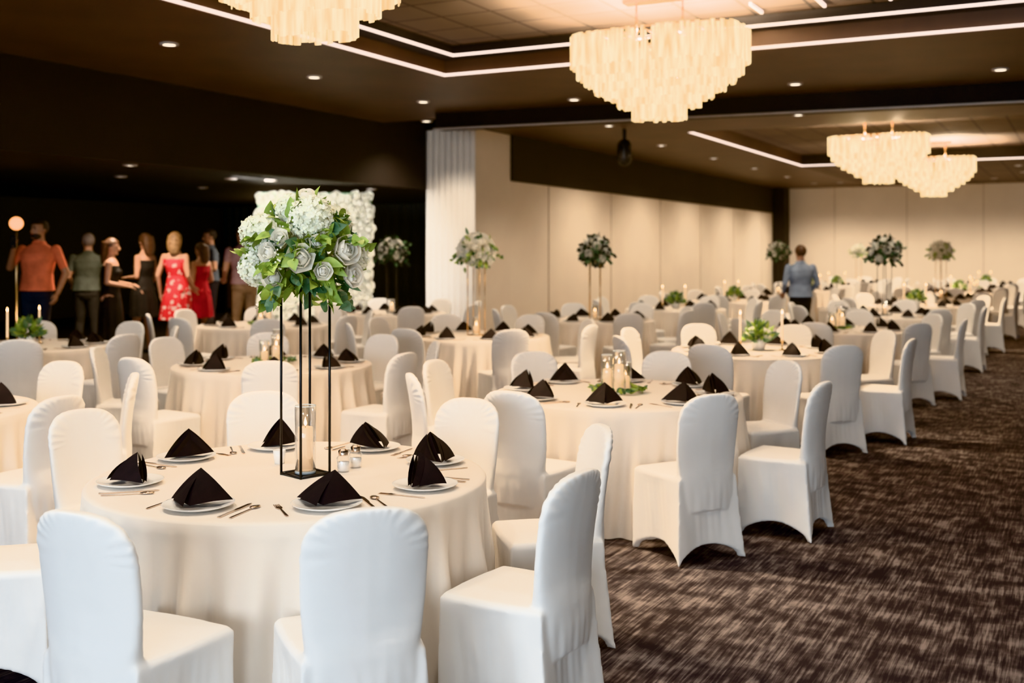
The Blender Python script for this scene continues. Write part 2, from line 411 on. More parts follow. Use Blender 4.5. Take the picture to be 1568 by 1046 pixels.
# ---------------------------------------------------------------- tableware
b=MB();b.lathe([(.001,.006),(.08,.006),(.09,.010),(.128,.019),(.131,.020),(.128,.016),(.09,.004),(.075,0),(.001,0)],40,0);B_plate=b
def tri(b,A,B,C,n,bul,m=0):
    A,B,C,bul=map(Vector,(A,B,C,bul));vs=[];idx={}
    for i in range(n+1):
        for j in range(n+1-i):
            a=1-(i+j)/n;bb=i/n;c=j/n
            idx[(i,j)]=len(vs);vs.append(A*a+B*bb+C*c+bul*(a*bb+bb*c*.6+a*c)*1.6)
    fs=[]
    for i in range(n):
        for j in range(n-i):
            fs.append((idx[(i,j)],idx[(i+1,j)],idx[(i,j+1)]))
            if i+j<n-1: fs.append((idx[(i+1,j)],idx[(i+1,j+1)],idx[(i,j+1)]))
    b.add(vs,fs,m)
def napkin(w,h,lean):
    b=MB()
    A=(lean,.025,h);F=(lean*.3,-.075,.004);Lp=(-w,.035,.004);R=(w,.035,.004)
    tri(b,A,F,Lp,7,(0,-.02,.02));tri(b,A,R,F,7,(0,-.02,.02))
    A2=(lean,.040,h*.93);B2=(0,.02,.006)
    tri(b,A2,(-w*.86,.05,.006),B2,5,(-.005,.02,.0));tri(b,A2,B2,(w*.86,.05,.006),5,(.005,.02,0))
    tri(b,A,Lp,(0,.055,.004),6,(0,.012,.0));tri(b,A,(0,.055,.004),R,6,(0,.012,0))
    tri(b,(lean,.0,h*.82),(-w*.85,.01,.003),(lean*.3-.02,-.085,.003),6,(0,-.022,.016))
    return b
B_nap=[napkin(.112,.115,0),napkin(.118,.106,.022),napkin(.102,.122,-.012)]
def forkb():
    b=MB();b.prism([(-.004,-.09),(.004,-.09),(.0035,.02),(.011,.04),(.011,.058),(-.011,.058),(-.011,.04),(-.0035,.02),(-.0065,-.075)],0.001,.0035)
    for x in (-.0095,-.0035,.0025,.0085): b.box((x-.0013,.056,.001),(x+.0013,.098,.003))
    return b
def knifeb():
    b=MB();b.prism([(-.006,-.10),(.006,-.10),(.005,0),(.009,.02),(.009,.09),(.002,.115),(-.006,.10),(-.006,.0)],.001,.004);return b
def spoonb():
    b=MB();b.prism([(-.005,-.09),(.005,-.09),(.003,.05),(-.003,.05)],.001,.0035);b.ell((0,.072,.005),(.017,.027,.004),0,seg=14,n=6);return b
B_fork,B_knife,B_spoon=forkb(),knifeb(),spoonb()
me_plate=mkmesh('plate',B_plate,[M_plate]);me_nap=[mkmesh('napkin',x,[M_nap]) for x in B_nap]
me_fork=mkmesh('fork',B_fork,[M_silver]);me_knife=mkmesh('knife',B_knife,[M_silver]);me_spoon=mkmesh('spoon',B_spoon,[M_silver])
TZ=.7625
def settings_mesh(seed):
    rnd=random.Random(seed);b=MB()
    for k in range(8):
        a=PI/4*k
        M=Matrix.Rotation(a,4,'Z')@Matrix.Translation((0,-.64,0))
        b.merge(B_plate,M,[0])
        b.merge(rnd.choice(B_nap),M@Matrix.Translation((0,0,.008))@Matrix.Rotation(rnd.uniform(-.7,.7),4,'Z')@Matrix.Scale(rnd.uniform(1,1.12),4),[1])
        for x,q in ((-.17,B_fork),(.165,B_knife),(.19,B_spoon)): b.merge(q,M@Matrix.Translation((x,0,0)),[2])
    return mkmesh('place_settings',b,[M_plate,M_nap,M_silver])
me_set=[settings_mesh(i) for i in range(4)]
# ---------------------------------------------------------------- flowers
def frame(c,d,roll=0):
    z=Vector(d).normalized();x=Vector((0,0,1)).cross(z)
    if x.length<.05: x=Vector((1,0,0))
    x.normalize();y=z.cross(x)
    return Matrix.Translation(c)@Matrix(((x.x,y.x,z.x,0),(x.y,y.y,z.y,0),(x.z,y.z,z.z,0),(0,0,0,1)))@Matrix.Rotation(roll,4,'Z')
def rose(b,c,d,r,m,rnd,q=3):
    F=frame(c,d,rnd.uniform(0,6))
    b.ell((0,0,0),(r*.28,r*.28,r*.34),m,F,seg=8,n=5)
    for L in range(4):
        n=(3,4,5,6)[L]
        for k in range(n):
            ph=2*PI*k/n+L*.5;hw=(1.1,1.0,.9,.75)[L];rr=r*(.36+.20*L);top=(.30,.55,.85,1.2)[L]
            vs=[];g=6 if q>3 else 4
            for i in range(g+1):
                t=i/g;th=2.6*(1-t)+top*t
                for j in range(g+1):
                    s=(j/g-.5)*2;w=hw*(1-.25*t*t)
                    R=rr*(1+.25*max(0,t-.6)*L)*(1+.05*s*s)
                    tt=th+.22*s*s*t
                    vs.append((R*math.sin(tt)*math.cos(ph+s*w),R*math.sin(tt)*math.sin(ph+s*w),R*math.cos(tt)*.9))
            b.add(vs,[(i*(g+1)+j,i*(g+1)+j+1,(i+1)*(g+1)+j+1,(i+1)*(g+1)+j) for i in range(g) for j in range(g)],m,F)
def hyd(b,c,r,m,rnd,n=110,fs=.022):
    b.ell(c,(r*.80,)*3,m,seg=12,n=8)
    for i in range(n):
        z=1-2*(i+.5)/n;q=math.sqrt(1-z*z);a=i*2.39996
        d=Vector((q*math.cos(a),q*math.sin(a),z))+Vector([rnd.uniform(-.12,.12) for _ in range(3)])
        d.normalize()
        lump=1+.07*noise.noise(d*2.6+Vector(c)*9)
        F=frame(Vector(c)+d*r*lump*rnd.uniform(.90,1.08),d+Vector([rnd.uniform(-.45,.45) for _ in range(3)]),rnd.uniform(0,6))
        for k in range(4):
            s=fs*rnd.uniform(.85,1.1)
            b.add([(0,0,0),(s*.5,-s*.42,.005),(s*.95,-s*.22,.007),(s*.95,s*.22,.007),(s*.5,s*.42,.005)],[(0,1,2,3,4)],m,F@Matrix.Rotation(PI/2*k,4,'Z'),False)
def leaf(b,c,d,L,w,m,rnd,droop=.3):
    F=frame(c,d,0)
    F=F@Matrix.Rotation(rnd.uniform(0,6.28),4,'Z')
    vs=[];n=6
    for i in range(n+1):
        t=i/n;ww=w*math.sin(PI*min(1,t**.75*.98+.02))
        y=-droop*L*t*t
        vs+=[(-ww,y+ww*.35,L*t),(0,y,L*t),(ww,y+ww*.35,L*t)]
    fs=[]
    for i in range(n):
        a=i*3;fs+=[(a,a+1,a+4,a+3),(a+1,a+2,a+5,a+4)]
    b.add(vs,fs,m,F)
def rdir(rnd,up=-1):
    while True:
        d=Vector([rnd.uniform(-1,1) for _ in range(3)])
        if .1<d.length<1 and d.z/d.length>up: return d.normalized()
def bouquet(kind,seed):
    rnd=random.Random(seed);b=MB()
    b.ell((0,0,-.02),(.10,.10,.09),3,seg=14,n=8)
    if kind=='hero':
        for c,r in (((.045,-.12,.145),.088),((-.18,-.08,.08),.078),((-.19,-.08,-.065),.072),((.09,.13,.12),.085),((-.08,.15,.08),.085),((.19,.06,-.02),.07),((-.06,.17,-.08),.07),((-.06,-.02,.19),.055)): hyd(b,c,r,1,rnd,240,.017)
        for c,r in (((.02,-.215,-.025),.052),((.195,-.10,.01),.055),((.215,-.05,-.10),.045),((-.07,-.19,.06),.034),((-.10,-.20,-.11),.040),((-.12,-.20,.0),.036),((.09,-.21,.04),.03),((.11,-.19,-.08),.034),((.12,.2,0),.045),((.02,-.08,.25),.03),((-.2,.13,.0),.045)):
            rose(b,c,Vector((c[0],c[1]-.08,max(c[2],0)+.02)) if c[1]<0 else Vector(c),r,0,rnd,5)
        nl=360;lm=(2,2,2,3)
    else:
        nr=24 if kind=='white' else 15
        for i in range(nr):
            z=1-1.6*(i+.5)/nr;q=math.sqrt(max(0,1-z*z));a=i*2.39996
            d=Vector((q*math.cos(a),q*math.sin(a),z));rose(b,d*.19,d,.062 if kind=='white' else .055,0,rnd)
        nl=70 if kind=='white' else 230;lm=(2,3) if kind=='white' else (4,4,3)
    for i in range(nl):
        d=rdir(rnd,-.85);c=d*rnd.uniform(.12,.215)
        dd=(d+Vector([rnd.uniform(-.7,.7) for _ in range(3)])+Vector((0,0,-.15)))
        leaf(b,c,dd,rnd.uniform(.06,.10),rnd.uniform(.018,.028),rnd.choice(lm),rnd)
    for i in range(14 if kind=='hero' else 10):
        a=rnd.uniform(0,6.28);p=Vector((.16*math.cos(a),.16*math.sin(a),rnd.uniform(-.12,.10)))
        v=Vector((math.cos(a),math.sin(a),rnd.uniform(-1.0,.5))).normalized()*.028
        for k in range(4):
            q=p+v;b.tube(p,q,.0015,.0015,3,4)
            for s in (-1,1): leaf(b,q,v.normalized()+Vector((-v.y,v.x,0))*s*25+Vector([rnd.uniform(-.3,.3) for _ in range(3)]),.055,.024,rnd.choice(lm),rnd)
            p=q;v+=Vector((0,0,-.004))
    if kind=='hero':
        # sprigs hanging below the arrangement
        for a in (3.6,4.1,5.4,5.9,.3,2.8,1.6):
            p=Vector((.15*math.cos(a),.15*math.sin(a),-.12));v=Vector((math.cos(a)*.4,math.sin(a)*.4,-1)).normalized()*.026
            for k in range(4):
                q=p+v;b.tube(p,q,.0015,.0015,3,4)
                for s in (-1,1): leaf(b,q,v.normalized()+Vector((-math.sin(a),math.cos(a),0))*s*.9,.055,.025,rnd.choice((2,3)),rnd)
                p=q
    for i in range(40):
        d=rdir(rnd,-.5);b.ell(d*rnd.uniform(.23,.26),(.004,.004,.004),0,seg=6,n=4)
    if kind=='hero':
        for i in range(70):
            d=Vector((-.45,-.75,-.05))+Vector([rnd.uniform(-.25,.25) for _ in range(3)]);d.normalize();b.ell(d*rnd.uniform(.22,.25),(.0045,.0045,.0045),0,seg=6,n=4)
    return mkmesh('bouquet_'+kind,b,[M_pet,M_hyd,M_leaf,M_leaf2,M_leafdk])
me_bq={k:bouquet(k,i+5) for i,k in enumerate(('hero','white','dark'))}
def stand(r,m):
    b=MB();h=.80;d=.102
    P=[(d,0),(0,d),(-d,0),(0,-d)]
    for i in range(4):
        x,y=P[i];b.tube((x,y,.0),(x,y,h),r,r,0,8)
        q=P[(i+1)%4]
        b.tube((x,y,.006),(*q,.006),.006,.006,0,6);b.tube((x,y,h),(*q,h),r,r,0,6)
    b.prism([(d*.98,0),(0,d*.98),(-d*.98,0),(0,-d*.98)],.0,.005)
    b.prism([(d,0),(0,d),(-d,0),(0,-d)],h,h+.006)
    return mkmesh('stand',b,[m])
me_st={'b':stand(.0055,M_blackmetal),'g':stand(.006,M_gold)}
def vase(h,r=.044,ch=.15,water=True):
    b=MB();b.lathe([(.001,.001),(r,.001),(r,h),(r-.003,h),(r-.003,.012),(.001,.012)],28,0)
    b.lathe([(.001,.014),(r*.72,.014),(r*.72,ch),(r*.66,ch+.004),(.001,ch)],20,1)
    b.tube((0,0,ch),(0,0,ch+.012),.0015,.0015,3,5)
    b.lathe([(.001,ch+.008),(.006,ch+.016),(.0065,ch+.022),(.003,ch+.036),(.0005,ch+.046)],10,2)
    b.lathe([(r+.0004,h-.003),(r+.0006,h),(r-.0034,h),(r-.0034,h-.003)],28,4)
    b.lathe([(r+.0006,.012),(r+.0008,.001),(.001,.0008)],28,4)
    return mkmesh('candle_vase',b,[M_glass,M_wax,M_flame,M_blackmetal,M_rim])
me_va=[vase(.285,.044,.19),vase(.20,.042,.10),vase(.25,.042,.15)]
def taper():
    b=MB();b.lathe([(.001,0),(.035,0),(.035,.006),(.008,.015),(.007,.07),(.016,.08),(.016,.095),(.001,.095)],16,0)
    b.lathe([(.011,.09),(.009,.34),(.001,.345)],12,1)
    b.lathe([(.001,.345),(.006,.355),(.0065,.36),(.0005,.385)],8,2)
    return mkmesh('taper',b,[M_gold,M_wax,M_flame])
me_tp=taper()
def greens(seed,fl):
    rnd=random.Random(seed);b=MB()
    if fl: b.lathe([(.03,0),(.05,.01),(.06,.06),(.055,.08)],16,3,c0=True)
    for i in range(110 if fl else 60):
        d=rdir(rnd,-.1);R=rnd.uniform(.03,.10)
        if fl:
            c=Vector((d.x*R,d.y*R,.09+d.z*.08));dd=d+Vector((0,0,.1))
            if dd.z<-.05: dd.z=-.05
        else:
            a=rnd.uniform(0,6.28);R=rnd.uniform(.13,.17);c=Vector((R*math.cos(a),R*math.sin(a),.022))
            a+=rnd.uniform(.8,2.2)*rnd.choice((-1,1));dd=Vector((math.cos(a),math.sin(a),rnd.uniform(.05,.35)))
        leaf(b,c,dd,rnd.uniform(.06,.11) if fl else rnd.uniform(.05,.08),.02,rnd.choice((0,1)),rnd,.15)
    if fl:
        for i in range(6):
            d=rdir(rnd,.1);rose(b,Vector((0,0,.10))+d*.09,d,.038,2,rnd)
    b.v=[(x,y,max(z,.002)) for x,y,z in b.v]
    return mkmesh('greens',b,[M_leaf,M_leaf2,M_pet,M_plate])
me_gr=greens(2,True);me_gl=greens(4,False)
# ---------------------------------------------------------------- tables
def dchair(x,y,rz): place('dining_chair',me_chair,(x,y,0),rz)
def ring_chairs(cx,cy,angs,rnd,r=1.12,j=1):
    for a in angs:
        aa=math.radians(a+rnd.uniform(-3,3)*j);rr=r+rnd.uniform(-.01,.05)*j
        dchair(cx+rr*math.sin(aa),cy-rr*math.cos(aa),aa+math.radians(rnd.uniform(-4,4)*j))
def tall(cx,cy,kind,st,rz=0,vs=None):
    e=empty('floral_centerpiece',(cx,cy,TZ),rz)
    place('stand',me_st[st],(0,0,0),0,1,e);place('bouquet',me_bq[kind],(0,0,.935),0,.96 if kind=='hero' else 1,e)
    if vs is not None: place('candle_vase',me_va[vs],(0,0,.006),0,1,e)
rnd=random.Random(11)
def table(cx,cy,centre,rz,detail=False,chairs=True,off=20):
    place('banquet_table',rnd.choice(me_cl),(cx,cy,0),rnd.uniform(0,6))
    if not detail: place('place_settings',rnd.choice(me_set),(cx,cy,TZ),math.radians(off))
    if centre=='low':
        e=empty('candle_centerpiece',(cx,cy,TZ+.001),rz)
        for k in range(3):
            a=k*2.1;place('candle_vase',me_va[(k+1)%3],(.07*math.cos(a),.07*math.sin(a),0),0,1,e)
        place('greenery_garland',me_gl,(0,0,0),0,1,e)
    elif centre=='greens':
        e=empty('greenery_centerpiece',(cx,cy,TZ+.001),rz)
        place('greenery',me_gr,(0,0,0),0,1.15,e)
        for k in range(2): place('taper_candle',me_tp,(.22*math.cos(k*2.6),.22*math.sin(k*2.6),0),0,1,e)
    elif centre:
        kind,st=centre;tall(cx,cy,kind,st,rz,1)
    if chairs: ring_chairs(cx,cy,[off+45*k for k in range(8)],rnd)
A=[(.70,7.3,'low'),(2.35,10.45,'greens'),(3.95,13.3,'low'),(5.5,16.2,('dark','b')),(7.05,19.1,'greens'),(8.6,22.0,('white','g')),(10.2,25,'greens'),(11.8,28,'low'),(13.4,31,'greens')]
B=[(-3.7,6.5,None),(-2.0,9.18,'low'),(-.4,12.3,('white','g')),(1.15,15.2,('dark','g')),(2.7,18.1,'greens'),(4.25,21,'greens'),(5.8,23.9,('dark','b')),(7.3,26.8,'greens'),(8.8,29.7,'greens'),(10.3,32.6,('white','g'))]
C=[(-4.85,11.0,'greens'),(-3.2,14.1,'low'),(-1.85,16.9,('dark','b'))]
def dsettings(cx,cy,angs,ori):
    for i,a in enumerate(angs):
        a=math.radians(a);r=.64;x,y=cx+r*math.sin(a),cy-r*math.cos(a)
        place('dinner_plate',me_plate,(x,y,TZ),a)
        place('folded_napkin',me_nap[i%3],(x,y,TZ+.0205),a+ori[i%len(ori)],1.06)
        M=Matrix.Translation((x,y,TZ))@Matrix.Rotation(a,4,'Z')
        for q,nm,me in ((-.165,'fork',me_fork),(.155,'knife',me_knife),(.20,'spoon',me_spoon)):
            p=M@Vector((q,rnd.uniform(-.01,.01),0));place(nm,me,p,a+rnd.uniform(-.08,.08),1.05)
T1=(-.93,4.62)
table(*T1,None,0,True,False)
dsettings(*T1,[-20,23,66,113,155,198,238,288],[.25,-.5,.35,.2,-.3,.5,-.3,.1])
for a,r in ((21,1.12),(58,1.12),(102,1.10),(149,1.12),(197,1.28),(237,1.16),(281,1.12)):
    a=math.radians(a);dchair(T1[0]+r*math.sin(a),T1[1]-r*math.cos(a),a)
dchair(-1.19,3.52,math.radians(-26))
tall(-.87,4.62,'hero','b',0,0)
b=MB();b.lathe([(.001,0),(.022,0),(.024,.01),(.024,.05),(.016,.06)],16,0);b.lathe([(.017,.058),(.018,.075),(.01,.08),(.001,.08)],16,1);b.lathe([(.001,.004),(.021,.004),(.021,.035),(.001,.035)],12,2)
me_sh=mkmesh('shaker',b,[M_glass,M_silver,M_plate])
place('salt_shaker',me_sh,(-.72,4.68,TZ),0,1.2);place('pepper_shaker',me_sh,(-.68,4.77,TZ),0,1.2)
b=MB();b.lathe([(.001,0),(.022,0),(.026,.03),(.028,.06),(.025,.06),(.02,.008),(.001,.008)],20,0);me_cr=mkmesh('creamer',b,[M_plate])
place('sugar_bowl',me_cr,(-1.03,4.86,TZ))
T2=A[0];table(T2[0],T2[1],'low',.6,True,False)
dsettings(T2[0],T2[1],[-12,33,78,122,168,212,258,303],[.3,-.3,.4,0])
for a in (57.5,113,158,203,246,284,329):
    a=math.radians(a);dchair(T2[0]+1.12*math.sin(a),T2[1]-1.12*math.cos(a),a)
dchair(.98,6.22,math.radians(27))
for x,y,c in A[1:]+B+C:
    table(x,y,c,rnd.uniform(0,6),off=rnd.choice((12,16,20)))
# ---------------------------------------------------------------- flower backdrop
b=MB();rr=random.Random(9)
for i in range(17):
    for j in range(22):
        x=-.92+1.84*i/16+rr.uniform(-.03,.03);z=.1+2.3*j/21+rr.uniform(-.03,.03)
        rose(b,(x,-.03,z),(rr.uniform(-.4,.4),-1,rr.uniform(-.3,.4)),rr.uniform(.06,.09),0,rr)
b.box((-.98,0,0),(.98,.05,2.48),1)
for x in (-.9,.9): b.box((x-.03,0,0),(x+.03,.5,.03),2)
place('flower_wall_backdrop',mkmesh('backdrop',b,[M_pet,M_leaf2,M_blackmetal]),(-3.43,19.1,.25),math.radians(8))
can(-11.9,13.2,2.85,0)  # added can body for the flower wall fill, holds no lamp
l=bpy.data.lights.new('flower_wall_fill','SPOT');l.energy=420;l.color=(1,.97,.92);l.spot_size=math.radians(75);l.spot_blend=.6;l.shadow_soft_size=.06  # added spot that brightens the flower wall
q=bpy.data.objects.new('flower_wall_fill',l);scene.collection.objects.link(q);q.location=W(-11.5,12.7,2.78)
q.rotation_euler=(Vector((-3.43,19.1,1.7))-q.location).to_track_quat('-Z','Y').to_euler()
# ---------------------------------------------------------------- people
M_skin=mat('skin',(.55,.33,.23),(.50,.29,.20),.5,scale=12)
M_skin2=mat('skin_tan',(.42,.24,.16),(.38,.21,.14),.5,scale=12)
M_lip=mat('lip',(.40,.13,.11),None,.4)
M_eye=mat('eye',(.02,.015,.01),None,.2)
def cm(n,c): return mat(n,c,tuple(x*.70 for x in c),.85,scale=6,bump=.7,bscale=11)
def floral():
    m=mat('dress_floral',(.65,.05,.05),(.55,.03,.04),.8);N=m.node_tree.nodes;L=m.node_tree.links
    v=N.new('ShaderNodeTexVoronoi');v.inputs['Scale'].default_value=11;tc=N.new('ShaderNodeTexCoord')
    dn=N.new('ShaderNodeTexNoise');dn.inputs['Scale'].default_value=14
    ad=N.new('ShaderNodeVectorMath');ad.operation='MULTIPLY_ADD';ad.inputs[1].default_value=(.10,.10,.10)
    L.new(tc.outputs['Object'],dn.inputs['Vector']);L.new(dn.outputs['Color'],ad.inputs[0]);L.new(tc.outputs['Object'],ad.inputs[2]);L.new(ad.outputs[0],v.inputs['Vector'])
    r=N.new('ShaderNodeValToRGB');e=r.color_ramp.elements;e[0].position=.28;e[0].color=(.75,.55,.5,1);e[1].position=.40;e[1].color=(.62,.04,.05,1)
    L.new(v.outputs['Distance'],r.inputs['Fac']);L.new(r.outputs['Color'],N['Principled BSDF'].inputs['Base Color']);return m
def person(name,loc,rz,h,fem,top,bottom,shoe,hair,arms,sleeve=.6,skirt=None,hairlen=0,skin=None,legs=None,longs=False,beard=False,hy=0,hp=0,sway=0,wide=1,phone=False):
    """arms: (right elbow,right wrist,left elbow,left wrist); local frame faces +Y, right = +X
    hy/hp = head yaw/pitch, sway = hip shift (contrapposto)"""
    b=MB();sx=(.165 if fem else .19)*wide;lab=[]
    def hipx(z): return sway*max(0,1-abs(z-.95)/.5)
    rings=[(.80,.13,.09),(.86,.165,.115),(.95,.172 if fem else .165,.118),(1.05,.14 if fem else .16,.10),(1.14,.13 if fem else .16,.10),(1.26,.155 if fem else .178,.125 if fem else .118),(1.36,.165 if fem else .19,.112),(1.42,.145 if fem else .17,.09),(1.45,.11 if fem else .13,.075),(1.475,.08,.062),(1.51,.058,.056)]
    rs=[]
    for z,w,d in rings:
        if z<1.4: w*=wide;d*=(1+(wide-1)*1.3)
        rs.append([(hipx(z)+w*math.copysign(abs(math.cos(a))**.85,math.cos(a)),d*math.copysign(abs(math.sin(a))**.9,math.sin(a))+(.0),z) for a in [2*PI*j/28 for j in range(28)]])
    b.rings(rs)
    lab+=[((0,.03,1.12),(0,.03,1.38),.14,.14,'top'),((0,-.03,1.12),(0,-.03,1.38),.14,.14,'top'),((sway,0,.86),(sway,0,.93),.14,.14,'low'),((-.07,0,1.08),(-.09,0,1.36),.09,.09,'top'),((.07,0,1.08),(.09,0,1.36),.09,.09,'top')]
    if fem:
        for s in (-1,1): b.ell((s*.07,.085,1.27),(.062,.06,.062))
        for s in (-1,1): b.ell((s*.075+sway,-.07,.92),(.085,.075,.085))
    def C(p0,p1,r0,r1,l,**k): b.caps(p0,p1,r0,r1,**k);lab.append((p0,p1,r0,r1,l))
    C((0,-.01,1.47),(0,.008,1.57),.062 if not fem else .048,.058 if not fem else .046,'skin')
    HM=Matrix.Translation((0,0,1.55))@Matrix.Rotation(hy,4,'Z')@Matrix.Rotation(hp,4,'X')@Matrix.Translation((0,0,-1.55))
    b.ell((0,.0,1.655),(.080,.097,.096),M=HM);b.ell((0,.020,1.60),(.064,.072,.080),M=HM);b.caps((0,.098,1.65),(0,.113,1.612),.009,.014,M=HM)
    b.ell((0,.085,1.545),(.022,.018,.016),M=HM);b.ell((0,.085,1.59),(.026,.016,.008),M=HM)
    for s in (-1,1): b.ell((s*.078,.0,1.635),(.012,.02,.032),M=HM)
    lab.append(((0,.02,1.58),(0,0,1.67),.08,.095,'skin'))
    lg=legs or [((.10+sway*.7,.01,.48),(.11,0,.09)),((-.10+sway*.7,.05 if sway else .01,.48),(-.14 if sway else -.11,.0,.09))]
    for s,(kn,an) in zip((1,-1),lg):
        cl=1.0 if skirt else 1.14
        C((s*.085+sway,0,.88),kn,.088*cl,.058*cl,'leg');C(kn,an,.056*cl,.036*cl*(1 if skirt else 1.25),'leg')
        an=Vector(an);C(tuple(an+Vector((0,-.03,-.05))),tuple(an+Vector((s*.02,.14,-.06))),.038,.032,'shoe',sc=(1.1,.8))
    RE,RW,LE,LW=arms
    for s,el,wr in ((1,RE,RW),(-1,LE,LW)):
        sh=Vector((s*sx,0,1.405));el=Vector(el);wr=Vector(wr);k=.85 if fem else 1
        b.ell(sh+Vector((-s*.012,0,-.008)),(.058*k,.058*k,.056*k))
        C(tuple(sh),tuple(el),.056*k,.043*k,'ua');C(tuple(el),tuple(wr),.042*k,.028*k,'fa')
        d=(wr-el).normalized();side=Vector((s,0,0));side=(side-d*side.dot(d)).normalized();fw=d.cross(side)
        w=fw if abs(d.z)>.6 else side
        b.caps(tuple(wr+d*.01),tuple(wr+d*.075),.026,.034,sc=(1.15,.5),xd=tuple(w))
        lab.append((tuple(wr+d*.02),tuple(wr+d*.16),.04,.04,'skin'))
        cur=(-side if abs(d.z)>.6 else Vector((0,0,-1)));cur=(cur-d*cur.dot(d))
        for i,(o,L) in enumerate(((.028,.068),(.010,.076),(-.009,.070),(-.027,.055))):
            p0=wr+d*.08+w*o;p1=p0+d*(L*.5)+cur*.006;p2=p1+d*(L*.42)+cur*(L*.3)
            b.caps(tuple(p0),tuple(p1),.0098,.0092,seg=8,hs=2);b.caps(tuple(p1),tuple(p2),.0092,.008,seg=8,hs=2)
        p0=wr+d*.03+w*.03;p1=p0+d*.035+w*.028;p2=p1+d*.03+cur*.01
        b.caps(tuple(p0),tuple(p1),.0125,.011,seg=8,hs=2);b.caps(tuple(p1),tuple(p2),.011,.009,seg=8,hs=2)
    body=remesh(b,.0085,3)
    V=np.array(body.v);Fc=np.array([V[list(f)].mean(axis=0) for f in body.f])
    best=np.full(len(Fc),1e9);mi=np.zeros(len(Fc),int)
    for p0,p1,r0,r1,l in lab:
        p0=np.array(p0,float);p1=np.array(p1,float);d=p1-p0;t=np.clip(((Fc-p0)@d)/max(1e-9,d@d),0,1)
        ds=np.linalg.norm(Fc-(p0+t[:,None]*d),axis=1)-(r0+(r1-r0)*t)
        if l in('low',): m=np.full(len(Fc),3 if skirt else 2)
        elif l=='top': m=np.full(len(Fc),1)
        elif l=='leg': m=np.full(len(Fc),0 if skirt else 2)
        elif l=='shoe': m=np.full(len(Fc),3)
        elif l=='ua': m=np.where(t<(1.1 if longs else sleeve),1,0)
        elif l=='fa': m=np.where(t<(.93 if longs else -1),1,0)
        else: m=np.zeros(len(Fc),int)
        k=ds<best;best=np.where(k,ds,best);mi=np.where(k,m,mi)
    if skirt: mi=np.where((mi==3)&(Fc[:,2]>.5),1,mi)
    if fem and sleeve<.1: mi=np.where((mi==1)&(Fc[:,2]>1.37),0,mi)
    elif not fem: mi=np.where((mi==1)&(Fc[:,2]<.97)&(np.abs(Fc[:,0])<.2),2,mi) ; 
    body.m=[int(x) for x in mi]
    if beard:
        body.ell((0,.035,1.565),(.062,.072,.05),4,M=HM)
    for s in (-1,1):
        body.ell((s*.03,.086,1.652),(.012,.012,.007),5,seg=8,n=5,M=HM);body.caps((s*.018,.092,1.672),(s*.043,.086,1.671),.0035,.003,4,seg=6,hs=2,M=HM)
    body.ell((0,.1,1.587),(.022,.006,.006),6,seg=10,n=5,M=HM)
    if hairlen>=0:
        body.ell((0,-.008,1.668),(.090,.106,.102),4,M=HM,seg=24,n=18,keep=lambda c:not(c[1]>.02 and c[2]<1.70) and not (c[1]>-.03 and c[2]<1.64) and c[2]>1.585)
    if hairlen>0:
        rs=[]
        for k in range(12):
            t=k/11;z=1.72-t*(.08+hairlen);w=.086+.016*math.sin(t*PI)-.035*t**3;d=.065-.025*t;y=-.055-.03*t*(1-.3*t)-.02*min(1,t*2)
            rs.append([(w*math.cos(a)*(1+.06*math.sin(7*a+5*t)),y+d*math.sin(a)*(1+.08*math.sin(9*a+3*t)),z) for a in [2*PI*j/36 for j in range(36)]])
        body.rings(rs,4,Matrix.Rotation(hy*.6,4,'Z'))
    if phone:
        d=(Vector(RW)-Vector(RE)).normalized();p=Vector(RW)+d*.11+Vector((0,.03,0))
        body.box((-.037,-.005,-.075),(.037,.005,.075),5,Matrix.Translation(p))
    if skirt:
        rs=[]
        z0=1.12
        for k in range(14):
            t=k/13;z=z0-(z0-skirt)*t
            w=.138+(.05*min(1,t*2.2))+.04*t;d=.112+.035*min(1,t*2)+.04*t
            rs.append([(hipx(z)*1+w*math.cos(a)*(1+.05*t*math.sin(11*a)),d*math.sin(a)*(1+.06*t*math.sin(11*a)),z) for a in [2*PI*j/66 for j in range(66)]])
        body.rings(rs,1,None,False,False)
    else:
        rs=[]
        for z,w,d in ((1.12,.165 if not fem else .133,.108),(1.04,.170 if not fem else .15,.116),(.98,.178,.126),(.93,.184,.135)):
            rs.append([(hipx(z)+wide*w*math.cos(a)*(1+.02*math.sin(9*a)),(1+(wide-1)*1.3)*d*math.sin(a)*(1+.02*math.sin(9*a)),z) for a in [2*PI*j/50 for j in range(50)]])
        body.rings(rs,1,None,False,False)
        # shirt collar
        rs=[]
        for z,r in ((1.475,.075),(1.50,.068),(1.505,.072),(1.475,.085)):
            rs.append([(r*math.cos(a),r*.92*math.sin(a)+.0,z-(.02 if math.sin(a)>.8 else 0)) for a in [2*PI*j/24 for j in range(24)]])
        body.rings(rs,1,None,False,False)
    me=mkmesh(name,body,[skin or M_skin,top,bottom,shoe,hair,M_eye,M_lip])
    o=place(name,me,loc,rz,h/1.755);return o
H_dk=mat('hair_dark',(.02,.012,.008),None,.5);H_br=mat('hair_brown',(.09,.045,.025),(.05,.025,.014),.5,scale=25);H_bl=mat('hair_blonde',(.30,.19,.10),(.18,.10,.05),.5,scale=25);H_gr=mat('hair_grey',(.35,.30,.27),None,.5)
blk=cm('cloth_black',(.014,.014,.015));shoe=cm('shoe',(.02,.017,.015))
R=math.radians
def at(px,Y,z=.25): return ((px-784)/1680*Y,Y,z)
